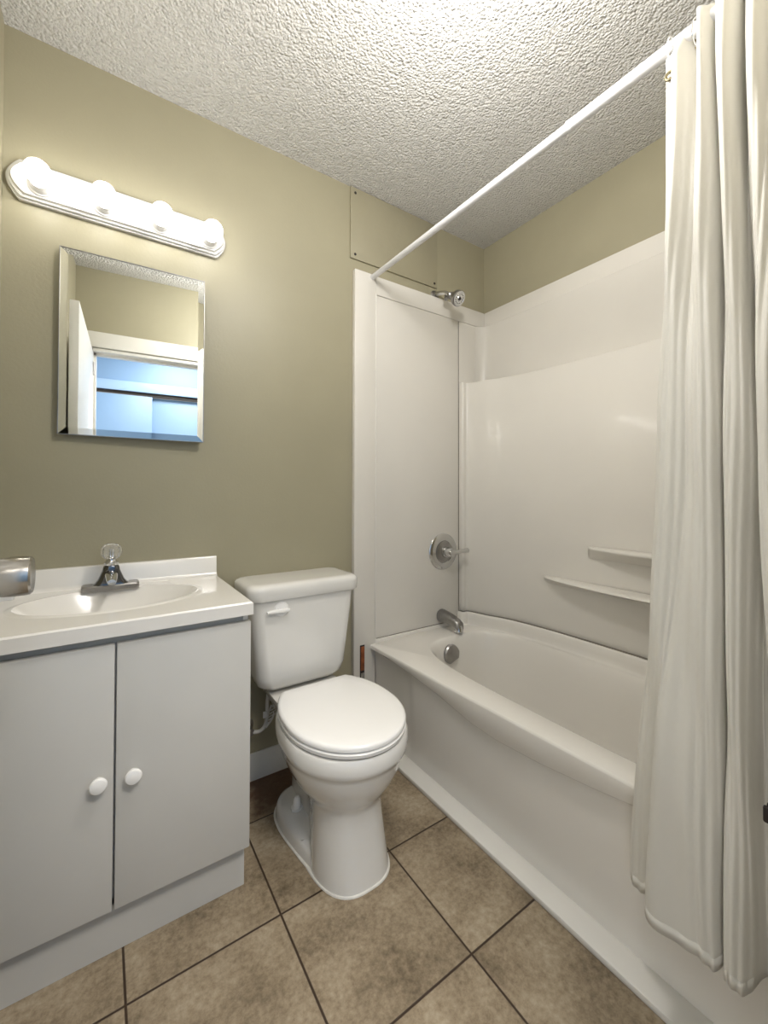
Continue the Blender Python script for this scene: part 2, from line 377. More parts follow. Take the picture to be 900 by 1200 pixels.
angs = sorted(set([round(2*PI*i/200, 5) for i in range(200)]+[round(math.atan2(y-cy0, x-cx0) % (2*PI), 5) for x, y in ((.972, -.004), (xe(-1.498), -1.498), (1.70, -1.498), (1.70, -.004))]))
def inner(a, x0, x1, y0, y1, e=3.2, e2=None):
    cx, cy, hx, hy = (x0+x1)/2, (y0+y1)/2, (x1-x0)/2, (y1-y0)/2
    c, s = math.cos(a), math.sin(a)
    # ray from common centre to superellipse (solve numerically)
    lo, hi = 0, 2
    for _ in range(40):
        m_ = (lo+hi)/2; X = (cx0+c*m_-cx)/hx; Y = (cy0+s*m_-cy)/hy
        if abs(X)**e+abs(Y)**e < 1: lo = m_
        else: hi = m_
    return cx0+c*lo, cy0+s*lo
rings = []
def orim(a, k, z):
    t = hit(a)-k; return (cx0+math.cos(a)*t, cy0+math.sin(a)*t, z)
rings.append([orim(a, 0, Z_RIM-.007) for a in angs])
rings.append([orim(a, .002, Z_RIM-.002) for a in angs])
rings.append([orim(a, .007, Z_RIM) for a in angs])
for (x0, x1, y0, y1, z, e) in (
        (1.096, 1.634, -1.40, -.135, .401, 3.7), (1.102, 1.628, -1.394, -.141, .3985, 3.7), (1.108, 1.622, -1.388, -.147, .390, 3.7),
        (1.124, 1.614, -1.372, -.160, .372, 3.8), (1.135, 1.605, -1.35, -.170, .31, 3.6), (1.150, 1.590, -1.32, -.186, .22, 3.4), (1.168, 1.575, -1.27, -.202, .14, 3.2),
        (1.195, 1.55, -1.22, -.23, .085, 3.0), (1.24, 1.51, -1.15, -.28, .062, 2.8), (1.32, 1.43, -.95, -.45, .058, 2.4)):
    rings.append([(*inner(a, x0, x1, y0, y1, e), z) for a in angs])
bm = bmesh.new(); loft(bm, rings, cap0=False)
finish(bm, 'basin', M_TUB, tub, angle=60)
# back ledge: raised step that follows the curved wall panel
bm = bmesh.new(); R_ = []
for i, p in enumerate(lo_plan):
    a = Vector(lo_plan[max(i-1, 0)]); b = Vector(lo_plan[min(i+1, len(lo_plan)-1)]); d = (b-a).normalized(); nn = Vector((-d.y, d.x))
    P = Vector(p)
    def q(k, z): v = P-nn*k; return (v.x, v.y, z)
    R_.append([q(-.05, .398), q(-.05, .4605), q(.004, .4605), q(.009, .459), q(.0125, .454), q(.014, .43), q(.016, .41), q(.019, .402), q(.024, .3985)])
loft(bm, R_); finish(bm, 'back_ledge', M_TUB, tub, angle=60)
bm = bmesh.new(); R_ = []
for i, p in enumerate(lo_plan):
    a = Vector(lo_plan[max(i-1, 0)]); b = Vector(lo_plan[min(i+1, len(lo_plan)-1)]); d = (b-a).normalized(); nn = Vector((-d.y, d.x)); P = Vector(p)
    R_.append([((P-nn*k).x, (P-nn*k).y, z) for k, z in ((-.02, .4602), (.0015, .4602), (.0015, .4628), (-.02, .4628))])
loft(bm, R_); finish(bm, 'joint', M_GAP, tub)
# apron
bm = bmesh.new(); NY = 90
def z2(y):            # lower border of the bowed upper band
    P = [(0, .386), (-.28, .366), (-.45, .345), (-.60, .316), (-.70, .310), (-.85, .318), (-1.0, .335), (-1.15, .357), (-1.35, .378), (-1.53, .388)]
    for (a, za), (b, zb) in zip(P, P[1:]):
        if b <= y <= a: t = (a-y)/(a-b); return za+(zb-za)*t
    return P[-1][1]
rings = []
for i in range(NY+1):
    y = -.004-i*1.494/NY; e = xe(y); zb = z2(y)
    st = min(1, max(0, (-y-.262)/.02)); st = st*st*(3-2*st)
    rec = .026-.010*st+.010*min(1, max(0, (-y-.3)))      # recess of the lower panel behind the band
    xb = 1.018+.0*st
    xp = e+rec
    def pl(z): return xp+(xb-xp)*(1-(z/zb)) if z < zb else xp
    rings.append([(e+.05, y, Z_RIM-.02), (e, y, Z_RIM-.007), (e-.001, y, Z_RIM-.014), (e+.003, y, zb+.006), (e+.006, y, zb+.001), (pl(zb-.008), y, zb-.008), (pl(.2), y, .2), (pl(.08), y, .08), (xb, y, 0), (xb+.06, y, 0), (xp+.06, y, .2)])
loft(bm, rings); finish(bm, 'apron', M_TUB, tub, angle=40)
BX('tile_flange', M_TUB, 1.004, 1.56, -.020, -.001, .395, .416, .004, tub)
BX('joint', M_GAP, 1.004, 1.528, -.0135, -.001, .4155, .4185, 0, tub)
bm = bmesh.new()    # overflow plate on the plumbing end of the basin
import mathutils
mt = Matrix.Translation((1.318, -.172, .330)) @ Matrix.Rotation(math.radians(-8), 4, 'X') @ Matrix.Rotation(math.radians(-18), 4, 'Y')
of = []
for k in range(33):
    a = 2*PI*k/32; of.append((.044*math.cos(a)*(1-.45*max(0, -math.sin(a))), .050*math.sin(a)))
of = [(x, max(y, -.026+.55*abs(x)*0)) for x, y in of[:-1]]
rr = []
for dp, sc in ((0, 1.0), (-.010, 1.0), (-.016, .9), (-.019, .6), (-.020, .05)): rr.append([mt @ Vector((x*sc, dp, y*sc)) for x, y in of])
loft(bm, rr); finish(bm, 'overflow_plate', M_DCHROME, tub)
fl = BX('floor_trim', M_TRIM, .952, 1.022, -1.499, -.024, 0, .016, .003)
tag(fl, 'white flat trim strip on the tiles along the foot of the bathtub', 'trim strip')

# ---------------------------------------------------------------- shower fittings
v = thing('shower_valve', 'round chrome shower valve with lever on the surround panel', 'shower valve', (1.412, -.012, .772))
bm = bmesh.new(); lathe(bm, (1.412, -.012, .772), (0, -1, 0), [(0, .090), (.003, .090), (.007, .086), (.011, .068), (.012, .056), (.009, .052), (.009, .0)], 56); finish(bm, 'escutcheon', M_CHROME, v)
bm = bmesh.new(); lathe(bm, (1.412, -.021, .772), (0, -1, 0), [(0, .051), (.004, .050), (.010, .040), (.012, .030), (.012, 0)], 40); finish(bm, 'trim_ring', M_DCHROME, v)
bm = bmesh.new(); lathe(bm, (1.412, -.030, .772), (0, -1, 0), [(0, .028), (.012, .027), (.030, .024), (.048, .022), (.056, .018), (.058, 0)], 32); hb = finish(bm, 'handle', M_CHROME, v)
bm = bmesh.new()
tube(bm, catmull([(1.412, -.070, .772), (1.436, -.078, .773), (1.462, -.084, .776), (1.492, -.088, .779), (1.510, -.089, .780)], 4), [.011]*8+[.0095]*4+[.011]*3+[.0125, .006], 14)
finish(bm, 'lever', M_CHROME, v)
sp = thing('tub_spout', 'grey metal bathtub spout below the shower valve', 'tub spout', (1.40, -.012, .455))
rings = []
for (y, z, hw, hh) in ((-.012, .458, .030, .030), (-.022, .458, .031, .031), (-.05, .457, .029, .029), (-.09, .453, .027, .026), (-.115, .447, .026, .024), (-.130, .442, .025, .025), (-.142, .436, .023, .024), (-.148, .430, .019, .020)):
    rings.append([(1.402+hw*math.cos(2*PI*i/28), y, z+hh*math.copysign(abs(math.sin(2*PI*i/28))**.8, math.sin(2*PI*i/28))) for i in range(28)])
bm = bmesh.new(); loft(bm, rings); finish(bm, 'spout_body', M_DCHROME, sp)
bm = bmesh.new(); lathe(bm, (1.402, -.130, .436), (0, -.25, -1), [(0, .021), (.026, .021), (.030, .018), (.031, .010)], 24); finish(bm, 'outlet', M_CHROME, sp)
sh = thing('showerhead', 'small chrome shower head on a short arm above the surround panel', 'shower head', (1.375, 0, 2.05))
bm = bmesh.new(); lathe(bm, (1.368, -.0005, 2.046), (0, -1, 0), [(0, .027), (.003, .027), (.009, .018), (.010, .010)], 28); finish(bm, 'flange', M_DCHROME, sh)
bm = bmesh.new(); tube(bm, catmull([(1.368, -.004, 2.052), (1.372, -.035, 2.050), (1.378, -.065, 2.040), (1.384, -.09, 2.022)], 5), .0105, 14); finish(bm, 'arm', M_CHROME, sh)
bm = bmesh.new(); ax = Vector((.10, -.80, -.52)).normalized(); o0 = Vector((1.384, -.088, 2.024))
lathe(bm, o0, ax, [(0, .012), (.006, .017), (.014, .018), (.020, .013), (.028, .013), (.040, .024), (.054, .035), (.066, .0375), (.072, .0375), (.074, .035)], 32); finish(bm, 'head', M_DCHROME, sh)
bm = bmesh.new(); lathe(bm, o0+ax*.0742, ax, [(0, .034), (.0015, .034), (.0016, .030), (.0005, .029), (.0005, .012), (.003, .010), (.003, 0)], 32); fc = finish(bm, 'spray_face', M_CHROME, sh)
bm = bmesh.new(); lathe(bm, o0+ax*.0770, ax, [(0, .0085), (.002, .008), (.002, 0)], 20)
for k in range(14):
    a = 2*PI*k/14; u_, v_ = frame_of(ax); lathe(bm, o0+ax*.0744+(u_*math.cos(a)+v_*math.sin(a))*.022, ax, [(0, .0022), (.0015, .002)], 8)
finish(bm, 'nozzles', M_DARK, sh)
bm = bmesh.new(); lathe(bm, (1.380, -.070, 2.028), (-.3, -.4, -1), [(0, .009), (.016, .009), (.020, .011), (.028, .010)], 16); finish(bm, 'diverter_knob', M_DCHROME, sh)

# ---------------------------------------------------------------- access board above the surround
ha = thing('access_panel', 'khaki painted access board screwed to wall above the tub surround', 'access panel', (1.13, 0, 2.24))
BX('board', M_HATCH, .882, 1.378, -.009, 0, 2.085, 2.398, .0015, ha)
for x, z in ((.905, 2.105), (1.36, 2.105), (.905, 2.375), (1.36, 2.375)):
    bm = bmesh.new(); lathe(bm, (x, -.009, z), (0, -1, 0), [(0, .006), (.0015, .0055), (.002, .002), (.001, 0)], 14); finish(bm, 'screw', M_DARK, ha)

# ---------------------------------------------------------------- vanity light bar
lb = thing('vanity_light', 'white enamel light bar with four round glowing bulbs above the mirror', 'vanity light', (.064, 0, 1.963))
def bar_outline(g):
    x0, x1, z0, z1 = -.234-g, .362+g, 1.905-g, 2.021+g
    zc = (z0+z1)/2; hz = (z1-z0)/2; pts = []
    n = 14
    def end(xe_, s):
        o_ = []
        for i in range(n+1):
            t = -1+2*i/n; o_.append((xe_-s*(.030*(abs(t)**1.9)), zc-t*hz*.985))
        return o_
    R = end(x1, 1); Lh = end(x0, -1)
    return [(x0+.055, z1)]+[(x1-.055, z1)]+[(x1-.034, z1-.0005)]+R+[(x1-.034, z0+.0005)]+[(x1-.055, z0)]+[(x0+.055, z0)]+[(x0+.034, z0+.0005)]+Lh[::-1]+[(x0+.034, z1-.0005)]
bm = bmesh.new()
rr = []
for y, g in ((0, 0), (-.012, 0), (-.014, -.005), (-.020, -.005), (-.023, -.010), (-.030, -.013)):
    rr.append([(x, y, z) for x, z in bar_outline(g)])
loft(bm, rr); finish(bm, 'back_plate', M_LAMPW, lb, angle=25)
for x in (-.155, -.003, .150, .302):
    bm = bmesh.new(); lathe(bm, (x, -.030, 1.950), (0, -1, 0), [(0, .030), (.004, .030), (.007, .026), (.018, .0245), (.020, .023), (.030, .0225), (.031, .019), (.031, 0)], 32); cup = finish(bm, 'socket_cup', M_LAMPW, lb)
    bm = bmesh.new()
    pr = [(.031, .014), (.040, .0145)]
    for i in range(1, 17):
        a = PI*(1-(i/16))*0.86; pr.append((.072-.031*math.cos(a) if True else 0, .031*math.sin(a)+.0))
    lathe(bm, (x, -.026, 1.950), (0, -1, 0), pr, 32)
    finish(bm, 'bulb', M_BULB, lb, angle=80)['label'] = 'glowing round frosted bulb'

# ---------------------------------------------------------------- medicine cabinet with bevelled mirror
mc = thing('mirror_cabinet', 'frameless mirror cabinet with slanted glass border on khaki wall below the light bar', 'mirror', (.09, 0, 1.24))
PM = .030
BX('cabinet_body', M_DCHROME, -.106, .284, -.0145, 0, 1.245, 1.792, .001, mc)
bm = bmesh.new()
x0, x1, z0, z1 = -.109, .288, 1.241, 1.797; bw = .019
def rr_(g, y): return [(x0+g, y, z0+g), (x1-g, y, z0+g), (x1-g, y, z1-g), (x0+g, y, z1-g)]
loft(bm, [rr_(0, -PM+.0065), rr_(0, -PM+.0035), rr_(bw, -PM)], cap0=True)
MROT = Matrix.Translation((x1, -PM+.01, 0)) @ Matrix.Rotation(math.radians(-1.8), 4, 'Z') @ Matrix.Translation((-x1, PM-.01, 0))
MROT = Matrix.Translation((x0, -.016, 0)) @ Matrix.Rotation(math.radians(-2.0), 4, 'Z') @ Matrix.Translation((-x0, PM-.0065, 0))
bmesh.ops.transform(bm, matrix=MROT, verts=bm.verts)
finish(bm, 'mirror_glass', M_MIRROR, mc, smooth=False)
bm = bmesh.new()
for (a, b) in (((x0-.002, z0-.002), (x1+.002, z0)), ((x0-.002, z1), (x1+.002, z1+.002)), ((x0-.002, z0), (x0, z1)), ((x1, z0), (x1+.002, z1))):
    box(bm, a[0], b[0], -PM+.002, -PM+.010, a[1], b[1])
bmesh.ops.transform(bm, matrix=MROT, verts=bm.verts)
finish(bm, 'edge_channel', M_DCHROME, mc)

# ---------------------------------------------------------------- vanity cabinet
vn = thing('vanity_cabinet', 'white two-door bathroom vanity cabinet under the sink top', 'cabinet', (.045, -.22, 0))
VX0, VX1, VY = XL+.002, .332, -.445
bm = bmesh.new()
box(bm, VX1-.016, VX1, -.425, -.002, .125, .741, .0015); box(bm, VX0, VX0+.016, -.425, -.002, .125, .741, .0015)
box(bm, VX0+.016, VX1-.016, -.425, -.408, .66, .741); box(bm, VX0+.016, VX1-.016, -.425, -.002, .125, .140); box(bm, VX0+.016, VX1-.016, -.010, -.002, .108, .741)
box(bm, .020, .042, -.425, -.408, .108, .66)
box(bm, VX0, VX1, -.406, -.002, 0, .1245, 0)
finish(bm, 'cabinet_body', M_CAB, vn)
dl_ = BX('door', M_CAB, VX0+.002, .0285, VY, -.4255, .127, .724, .002, vn)
dr_ = BX('door', M_CAB, .0325, VX1+.003, VY, -.4255, .127, .724, .002, vn)
BX('side_filler', M_TRIM, .318, .331, -.430, -.4255, .7245, .7415, .001, vn)
for d_, x, z in ((dl_, .000, .428), (dr_, .066, .424)):
    bm = bmesh.new(); lathe(bm, (x, VY, z), (0, -1, 0), [(0, .008), (.008, .007), (.012, .010), (.015, .016), (.021, .0175), (.025, .015), (.027, .009), (.0275, 0)], 28)
    o = finish(bm, 'knob', M_SEAT, None); o.parent = d_; o.matrix_parent_inverse = Matrix.Identity(4); o.location = -Vector((vn.location)) + Vector(vn.location)
# sink top: slab with integral oval basin
st = thing('bathroom_sink', 'white moulded sink top with oval basin and backsplash on vanity', 'sink', (.045, -.22, .742))
ZC = .778
SX0, SX1, SY0, SY1 = XL+.002, .338, -.456, -.0005
bcx, bcy, ba, bb = .030, -.215, .208, .140
a_list = sorted(set([2*PI*i/96 for i in range(96)]+[math.atan2(y-bcy, x-bcx) % (2*PI) for x in (SX0, SX1) for y in (SY0, SY1)]))
def ro(a, g=0.0):
    c, s = math.cos(a), math.sin(a); t = 9
    for v_, o_, lo in ((c, bcx, (SX0+g, SX1-g)), (s, bcy, (SY0+g, SY1-g))):
        if v_ > 1e-9: t = min(t, (lo[1]-o_)/v_)
        elif v_ < -1e-9: t = min(t, (lo[0]-o_)/v_)
    return bcx+c*t, bcy+s*t
def el(a, k):
    c, s = math.cos(a), math.sin(a); A, B = ba*k, bb*k; t = 1/math.sqrt((c/A)**2+(s/B)**2); return bcx+c*t, bcy+s*t
rings = [[(*ro(a, .02), ZC-.036) for a in a_list], [(*ro(a), ZC-.034) for a in a_list], [(*ro(a), ZC-.004) for a in a_list], [(*ro(a, .004), ZC) for a in a_list]]
for k, z in ((1.12, .0), (1.10, .0), (1.07, .0004), (1.04, .0025), (1.01, .0025), (.985, -.002), (.95, -.010), (.88, -.026), (.75, -.055), (.58, -.082), (.36, -.100), (.14, -.106), (.12, -.108)):
    rings.append([(*el(a, k), ZC+z) for a in a_list])
bm = bmesh.new(); loft(bm, rings, cap0=False); finish(bm, 'basin_top', M_MARB, st, angle=28)
bm = bmesh.new(); solid_poly(bm, [(-.0005, ZC-.002), (-.034, ZC-.002), (-.026, ZC+.004), (-.022, ZC+.012), (-.020, ZC+.060), (-.017, ZC+.064), (-.0005, ZC+.064)], 'x', SX0, SX1); finish(bm, 'backsplash', M_MARB, st, angle=50)
bm = bmesh.new(); lathe(bm, (bcx, bcy, ZC-.107), (0, 0, 1), [(0, .022), (.003, .022), (.004, .018), (.002, .012), (.002, 0)], 24); finish(bm, 'drain', M_CHROME, st)
# faucet
fc = thing('sink_faucet', 'chrome sink faucet with clear round acrylic knob', 'faucet', (.025, -.085, ZC))
bm = bmesh.new(); fx, fy = .026, -.072
rr = [rrect(fx, fy, .073, .026, .010, ZC+.0005), rrect(fx, fy, .073, .026, .010, ZC+.012), rrect(fx, fy, .070, .023, .009, ZC+.016)]
loft(bm, rr); finish(bm, 'base_plate', M_DCHROME, fc)
rr = []
for z, hx, hy, yo in ((.015, .047, .024, 0), (.020, .040, .0235, 0), (.030, .033, .023, -.001), (.045, .027, .022, -.003), (.058, .022, .021, -.006), (.068, .020, .020, -.008), (.072, .017, .018, -.008)):
    rr.append(rrect(fx, fy+yo, hx, hy, min(hx, hy)*.7, ZC+z))
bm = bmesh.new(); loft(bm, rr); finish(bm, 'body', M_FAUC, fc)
bm = bmesh.new()
rr = []
for y, z, hx, hz in ((-.080, .046, .019, .016), (-.105, .046, .017, .013), (-.135, .044, .015, .010), (-.160, .040, .013, .009), (-.172, .036, .011, .008)):
    rr.append([(fx+hx*math.cos(2*PI*i/24), y, ZC+z+hz*math.sin(2*PI*i/24)) for i in range(24)])
loft(bm, rr); finish(bm, 'spout', M_CHROME, fc)
bm = bmesh.new(); lathe(bm, (fx, fy-.008, ZC+.071), (0, 0, 1), [(0, .018), (.002, .019), (.010, .019), (.012, .015), (.016, .013), (.020, .013)], 28); finish(bm, 'collar', M_CHROME, fc)
bm = bmesh.new()   # faceted clear knob
rr = []
for t, r in ((.089, .010), (.092, .017), (.099, .0245), (.108, .0285), (.118, .029), (.127, .0255), (.133, .019), (.136, .011)):
    rr.append([(fx+(r*(1 if i % 2 else .93))*math.cos(2*PI*i/20), fy-.008+(r*(1 if i % 2 else .93))*math.sin(2*PI*i/20), ZC+t) for i in range(20)])
loft(bm, rr); finish(bm, 'knob', M_GLASS, fc, smooth=False)['label'] = 'clear faceted acrylic knob'
bm = bmesh.new(); lathe(bm, (fx, fy-.008, ZC+.0885), (0, 0, 1), [(0, .0075), (.016, .0075), (.017, .004), (.030, .004)], 12); finish(bm, 'stem', M_CHROME, fc)
# soap dish
sd = thing('soap_dish', 'small white ceramic dish at left end of the sink top', 'soap dish', (-.215, -.055, ZC))
rr = [rrect(-.214, -.060, .020, .026, .005, ZC+.0005), rrect(-.214, -.060, .022, .028, .006, ZC+.018), rrect(-.214, -.060, .0235, .030, .006, ZC+.026), rrect(-.214, -.060, .019, .025, .005, ZC+.026), rrect(-.214, -.060, .017, .023, .005, ZC+.020)]
bm = bmesh.new(); loft(bm, rr); finish(bm, 'dish', M_SOAP, sd)

# ---------------------------------------------------------------- toilet
tt = thing('toilet', 'white two-piece toilet with closed lid between vanity and bathtub', 'toilet', (.608, -.35, 0))
TX = .608
def sm_(t): t = min(1, max(0, t)); return t*t*(3-2*t)
def egg(z, a, yb, yf, yc, eb=2.6, ef=2.0, n=64, x=TX):
    out = []
    for i in range(n):
        th = 2*PI*i/n; c, s = math.cos(th), math.sin(th)
        e = ef if s < 0 else eb
        X = a*math.copysign(abs(c)**(2/e), c); Y = (yc-yf if s < 0 else yb-yc)*math.copysign(abs(s)**(2/e), s)
        out.append((x+X, yc+Y, z))
    return out
rings = [egg(.386, .168, -.235, -.655, -.47), egg(.386, .176, -.225, -.663, -.47), egg(.380, .180, -.222, -.667, -.47), egg(.350, .181, -.222, -.668, -.47),
         egg(.338, .179, -.222, -.665, -.47), egg(.333, .174, -.222, -.659, -.47), egg(.320, .171, -.222, -.655, -.47), egg(.290, .162, -.222, -.645, -.47), egg(.255, .146, -.21, -.628, -.465),
         egg(.225, .126, -.19, -.607, -.455), egg(.205, .110, -.17, -.592, -.445, 3, 2.3), egg(.185, .104, -.15, -.584, -.43, 3, 2.5), egg(.14, .104, -.14, -.588, -.43, 3.2, 2.6), egg(.07, .109, -.14, -.600, -.43, 3.4, 2.7), egg(.02, .112, -.14, -.610, -.43, 3.6, 2.8), egg(.0, .113, -.14, -.612, -.43, 3.6, 2.8)]
def taper(r):
    out = []
    for x, y, z in r:
        k = sm_((.215-z)/.07)*sm_((y+.50)/.16)*.42
        out.append((TX+(x-TX)*(1-k), y, z))
    return out
rings = [taper(r) for r in rings]
bm = bmesh.new(); loft(bm, rings); bowl = finish(bm, 'bowl', M_PORC, tt, angle=50)
# foot flange
def foot(z, g):
    P = []
    pr = [(-.600, 0), (-.594, .045), (-.573, .075), (-.535, .096), (-.47, .108), (-.40, .120), (-.34, .128), (-.28, .131), (-.225, .124), (-.185, .100), (-.165, .06), (-.160, 0)]
    c = catmull([(y, x, 0) for y, x in pr], 4)
    R = [(TX+max(0, p[1]-g if p[1] > g else p[1]*.5), p[0]+(g if p[0] < -.4 else -g), z) for p in c]
    Lf = [(2*TX-p[0], p[1], z) for p in R[1:-1]][::-1]
    return R+Lf
bm = bmesh.new(); loft(bm, [foot(0.001, 0), foot(.030, .002), foot(.042, .007), foot(.050, .018), foot(.056, .035), foot(.060, .060)]); finish(bm, 'foot', M_PORC, tt, angle=50)
bm = bmesh.new(); loft(bm, [foot(0.0005, -.0045), foot(.003, -.004), foot(.006, .001)]); loft(bm, [egg(.0005, .117, -.2, -.6165, -.43, 3.6, 2.8), egg(.004, .116, -.2, -.6155, -.43, 3.6, 2.8), egg(.006, .105, -.2, -.609, -.43, 3.6, 2.8)]); finish(bm, 'caulk_line', M_CAULK, tt)
for s in (-1, 1):
    bm = bmesh.new(); lathe(bm, (TX+s*.080, -.300, .054), (0, 0, 1), [(0, .019), (.006, .019), (.007, .013), (.034, .011), (.040, .007), (.041, 0)], 20); finish(bm, 'bolt_cap', M_SEAT, tt)
# deck under the tank
rr = [rrect(TX, -.17, .085, .10, .04, .27), rrect(TX, -.165, .105, .115, .04, .33), rrect(TX, -.16, .125, .12, .04, .372), rrect(TX, -.16, .125, .12, .04, .378)]
bm = bmesh.new(); loft(bm, rr); finish(bm, 'tank_shelf', M_PORC, tt)
# seat and lid
def slid(z, g, yb=-.262):
    n = 40; a = .176-g; yc = -.455; yf = -.668+g; yb = yb-g; R = []
    for i in range(n+1):
        t = PI*i/n; R.append((TX-a*math.cos(t), yc-(yc-yf)*math.sin(t)**(2/2.05), z))
    wb = .120-g
    for i in range(1, 17):
        t = i/16; R.append((TX+a-(a-wb)*t**2.5, yc+(yb-yc)*t, z))
    R += [(TX+wb*.97, yb+.002, z), (TX+wb*.5, yb+.003, z), (TX-wb*.5, yb+.003, z), (TX-wb*.97, yb+.002, z)]
    for i in range(16, 0, -1):
        t = i/16; R.append((TX-a+(a-wb)*t**2.5, yc+(yb-yc)*t, z))
    return R
bm = bmesh.new(); loft(bm, [slid(.390, .006), slid(.392, .002), slid(.401, .0), slid(.404, .003)]); finish(bm, 'seat', M_SEAT, tt, angle=50)
bm = bmesh.new(); loft(bm, [slid(.4065, .005), slid(.4085, .001), slid(.417, .0), slid(.4215, .003), slid(.424, .010), slid(.4262, .04), slid(.427, .09)]); finish(bm, 'lid', M_SEAT, tt, angle=50)
for s in (-1, 1):
    bm = bmesh.new(); tube(bm, [(TX+s*.055, -.262, .404), (TX+s*.095, -.262, .404)], .010, 12); finish(bm, 'hinge', M_SEAT, tt)
# tank
TC = .601
rings = []
for z, hx, yf, r in ((.392, .125, -.165, .05), (.396, .146, -.185, .05), (.410, .157, -.196, .045), (.44, .165, -.201, .04), (.55, .176, -.206, .038), (.65, .186, -.211, .036), (.705, .190, -.213, .035)):
    yb = -.012; rings.append(rrect(TC, (yf+yb)/2, hx, (yb-yf)/2, r, z, 10))
bm = bmesh.new(); loft(bm, rings); finish(bm, 'tank', M_PORC, tt, angle=50)
rings = []
for z, g in ((.706, .004), (.710, .0), (.740, -.002), (.750, .0), (.756, .006), (.7595, .016), (.7605, .03)):
    rings.append(rrect(TC+.002, -.113, .207-g, .112-g, .045-g*.6, z, 10))
bm = bmesh.new(); loft(bm, rings); finish(bm, 'tank_lid', M_PORC, tt, angle=60)
fh = None
bm = bmesh.new(); lathe(bm, (.505, -.2085, .674), (0, -1, 0), [(0, .026), (.004, .026), (.008, .022), (.010, 0)], 32); fh = finish(bm, 'flush_handle', M_SEAT, tt)
bm = bmesh.new(); rr = []
for x, hz in ((.453, .003), (.462, .006), (.480, .0075), (.505, .0085), (.522, .008), (.529, .005)):
    rr.append([(x, -.224+.007*math.cos(2*PI*i/14), .672+hz*math.sin(2*PI*i/14)) for i in range(14)])
loft(bm, rr); o = finish(bm, 'lever', M_SEAT, None); o.parent = fh
# water supply
wsu = thing('water_supply', 'white water hose and shutoff valve on wall under toilet tank', 'water valve', (.49, 0, .2))
bm = bmesh.new(); lathe(bm, (.452, -.0005, .205), (0, -1, 0), [(0, .026), (.003, .026), (.008, .012), (.045, .011), (.06, .013), (.062, 0)], 20); finish(bm, 'valve_body', M_DCHROME, wsu)
bm = bmesh.new(); tube(bm, catmull([(.452, -.052, .205), (.466, -.058, .203), (.484, -.066, .206), (.500, -.068, .222), (.506, -.072, .26), (.502, -.085, .31), (.500, -.10, .35), (.495, -.105, .385)], 6), .0065, 12); finish(bm, 'hose', M_HOSE, wsu)
bm = bmesh.new(); lathe(bm, (.495, -.105, .360), (0, 0, 1), [(0, .010), (.004, .014), (.022, .015), (.026, .012), (.030, .012)], 16); finish(bm, 'coupling', M_DCHROME, wsu)
bm = bmesh.new()
lp_ = catmull([(.500, -.078, .218), (.522, -.082, .246), (.530, -.082, .276), (.524, -.080, .298), (.512, -.078, .276), (.503, -.078, .250), (.497, -.078, .222)], 5)
tube(bm, lp_, .0035, 8)
for k in range(5):
    z = .230+k*.011; tube(bm, [(.500+k*.004, -.079, z), (.518+k*.003, -.081, z+.006)], .002, 6)
box(bm, .488, .506, -.082, -.079, .254, .278, .001)
finish(bm, 'hose_tag', M_HOSE, wsu)['label'] = 'white loop tag on the hose'

# ---------------------------------------------------------------- curtain rod
cr = thing('curtain_rod', 'white two-part tension curtain rod running across above the tub edge', 'curtain rod', (.985, 0, 2.012))
A_, B_ = Vector((.985, -.0005, 2.020)), Vector((.985, -1.4995, 2.004))
def on(t): return A_.lerp(B_, t)
bm = bmesh.new(); tube(bm, [on(0), on(.66)], .0115, 24); finish(bm, 'thin_tube', M_ROD, cr)
bm = bmesh.new(); tube(bm, [on(.640), on(.6402), on(.648), on(.6485), on(1)], [.0116, .0145, .0145, .0135, .0135], 24); finish(bm, 'thick_tube', M_ROD, cr)
for t0, t1 in ((0, .012), (.988, 1)):
    bm = bmesh.new(); tube(bm, [on(t0), on(t1)], .0155, 24); finish(bm, 'end_cap', M_SEAT, cr)

# ---------------------------------------------------------------- shower curtain
# fold plans: (x, y) control points at several heights, the same count at each
cur = thing('shower_curtain', 'white cloth shower curtain gathered at the right end of the rod', 'curtain', (.96, -1.35, .2))
top = [(.990, -1.186), (.975, -1.200), (.957, -1.214), (.985, -1.226), (1.005, -1.238), (.965, -1.246), (.945, -1.256), (.975, -1.268), (1.002, -1.276), (.955, -1.284), (.940, -1.298), (.972, -1.310), (1.004, -1.316), (.958, -1.324), (.940, -1.338), (.975, -1.352), (1.004, -1.362), (.965, -1.380), (.945, -1.400), (.98, -1.42), (1.0, -1.44), (.96, -1.46), (.945, -1.48), (.985, -1.505)]
mid = [(.985, -1.170), (.965, -1.172), (.935, -1.190), (.930, -1.212), (.938, -1.232), (.925, -1.250), (.915, -1.268), (.925, -1.286), (.955, -1.292), (.930, -1.298), (.912, -1.308), (.915, -1.322), (.940, -1.332), (.960, -1.340), (.930, -1.346), (.890, -1.352), (.885, -1.375), (.915, -1.395), (.95, -1.410), (.93, -1.43), (.905, -1.45), (.93, -1.47), (.96, -1.49), (.95, -1.51)]
bot = [(.998, -1.100), (.982, -1.110), (.965, -1.135), (.948, -1.163), (.903, -1.168), (.903, -1.240), (.905, -1.268), (.915, -1.286), (.955, -1.292), (.922, -1.292), (.900, -1.302), (.902, -1.318), (.925, -1.328), (.965, -1.336), (.975, -1.355), (.950, -1.375), (.920, -1.390), (.930, -1.410), (.96, -1.425), (.93, -1.44), (.900, -1.46), (.92, -1.48), (.95, -1.50), (.95, -1.515)]
def sm(t): t = min(1, max(0, t)); return t*t*(3-2*t)
MS = 8
Tc, Mc, Bc = catmull(top, MS), catmull(mid, MS), catmull(bot, MS)
ZT, ZM, ZB = 1.985, 1.15, .21
NZ = 90; rows = []
nn = len(Tc)
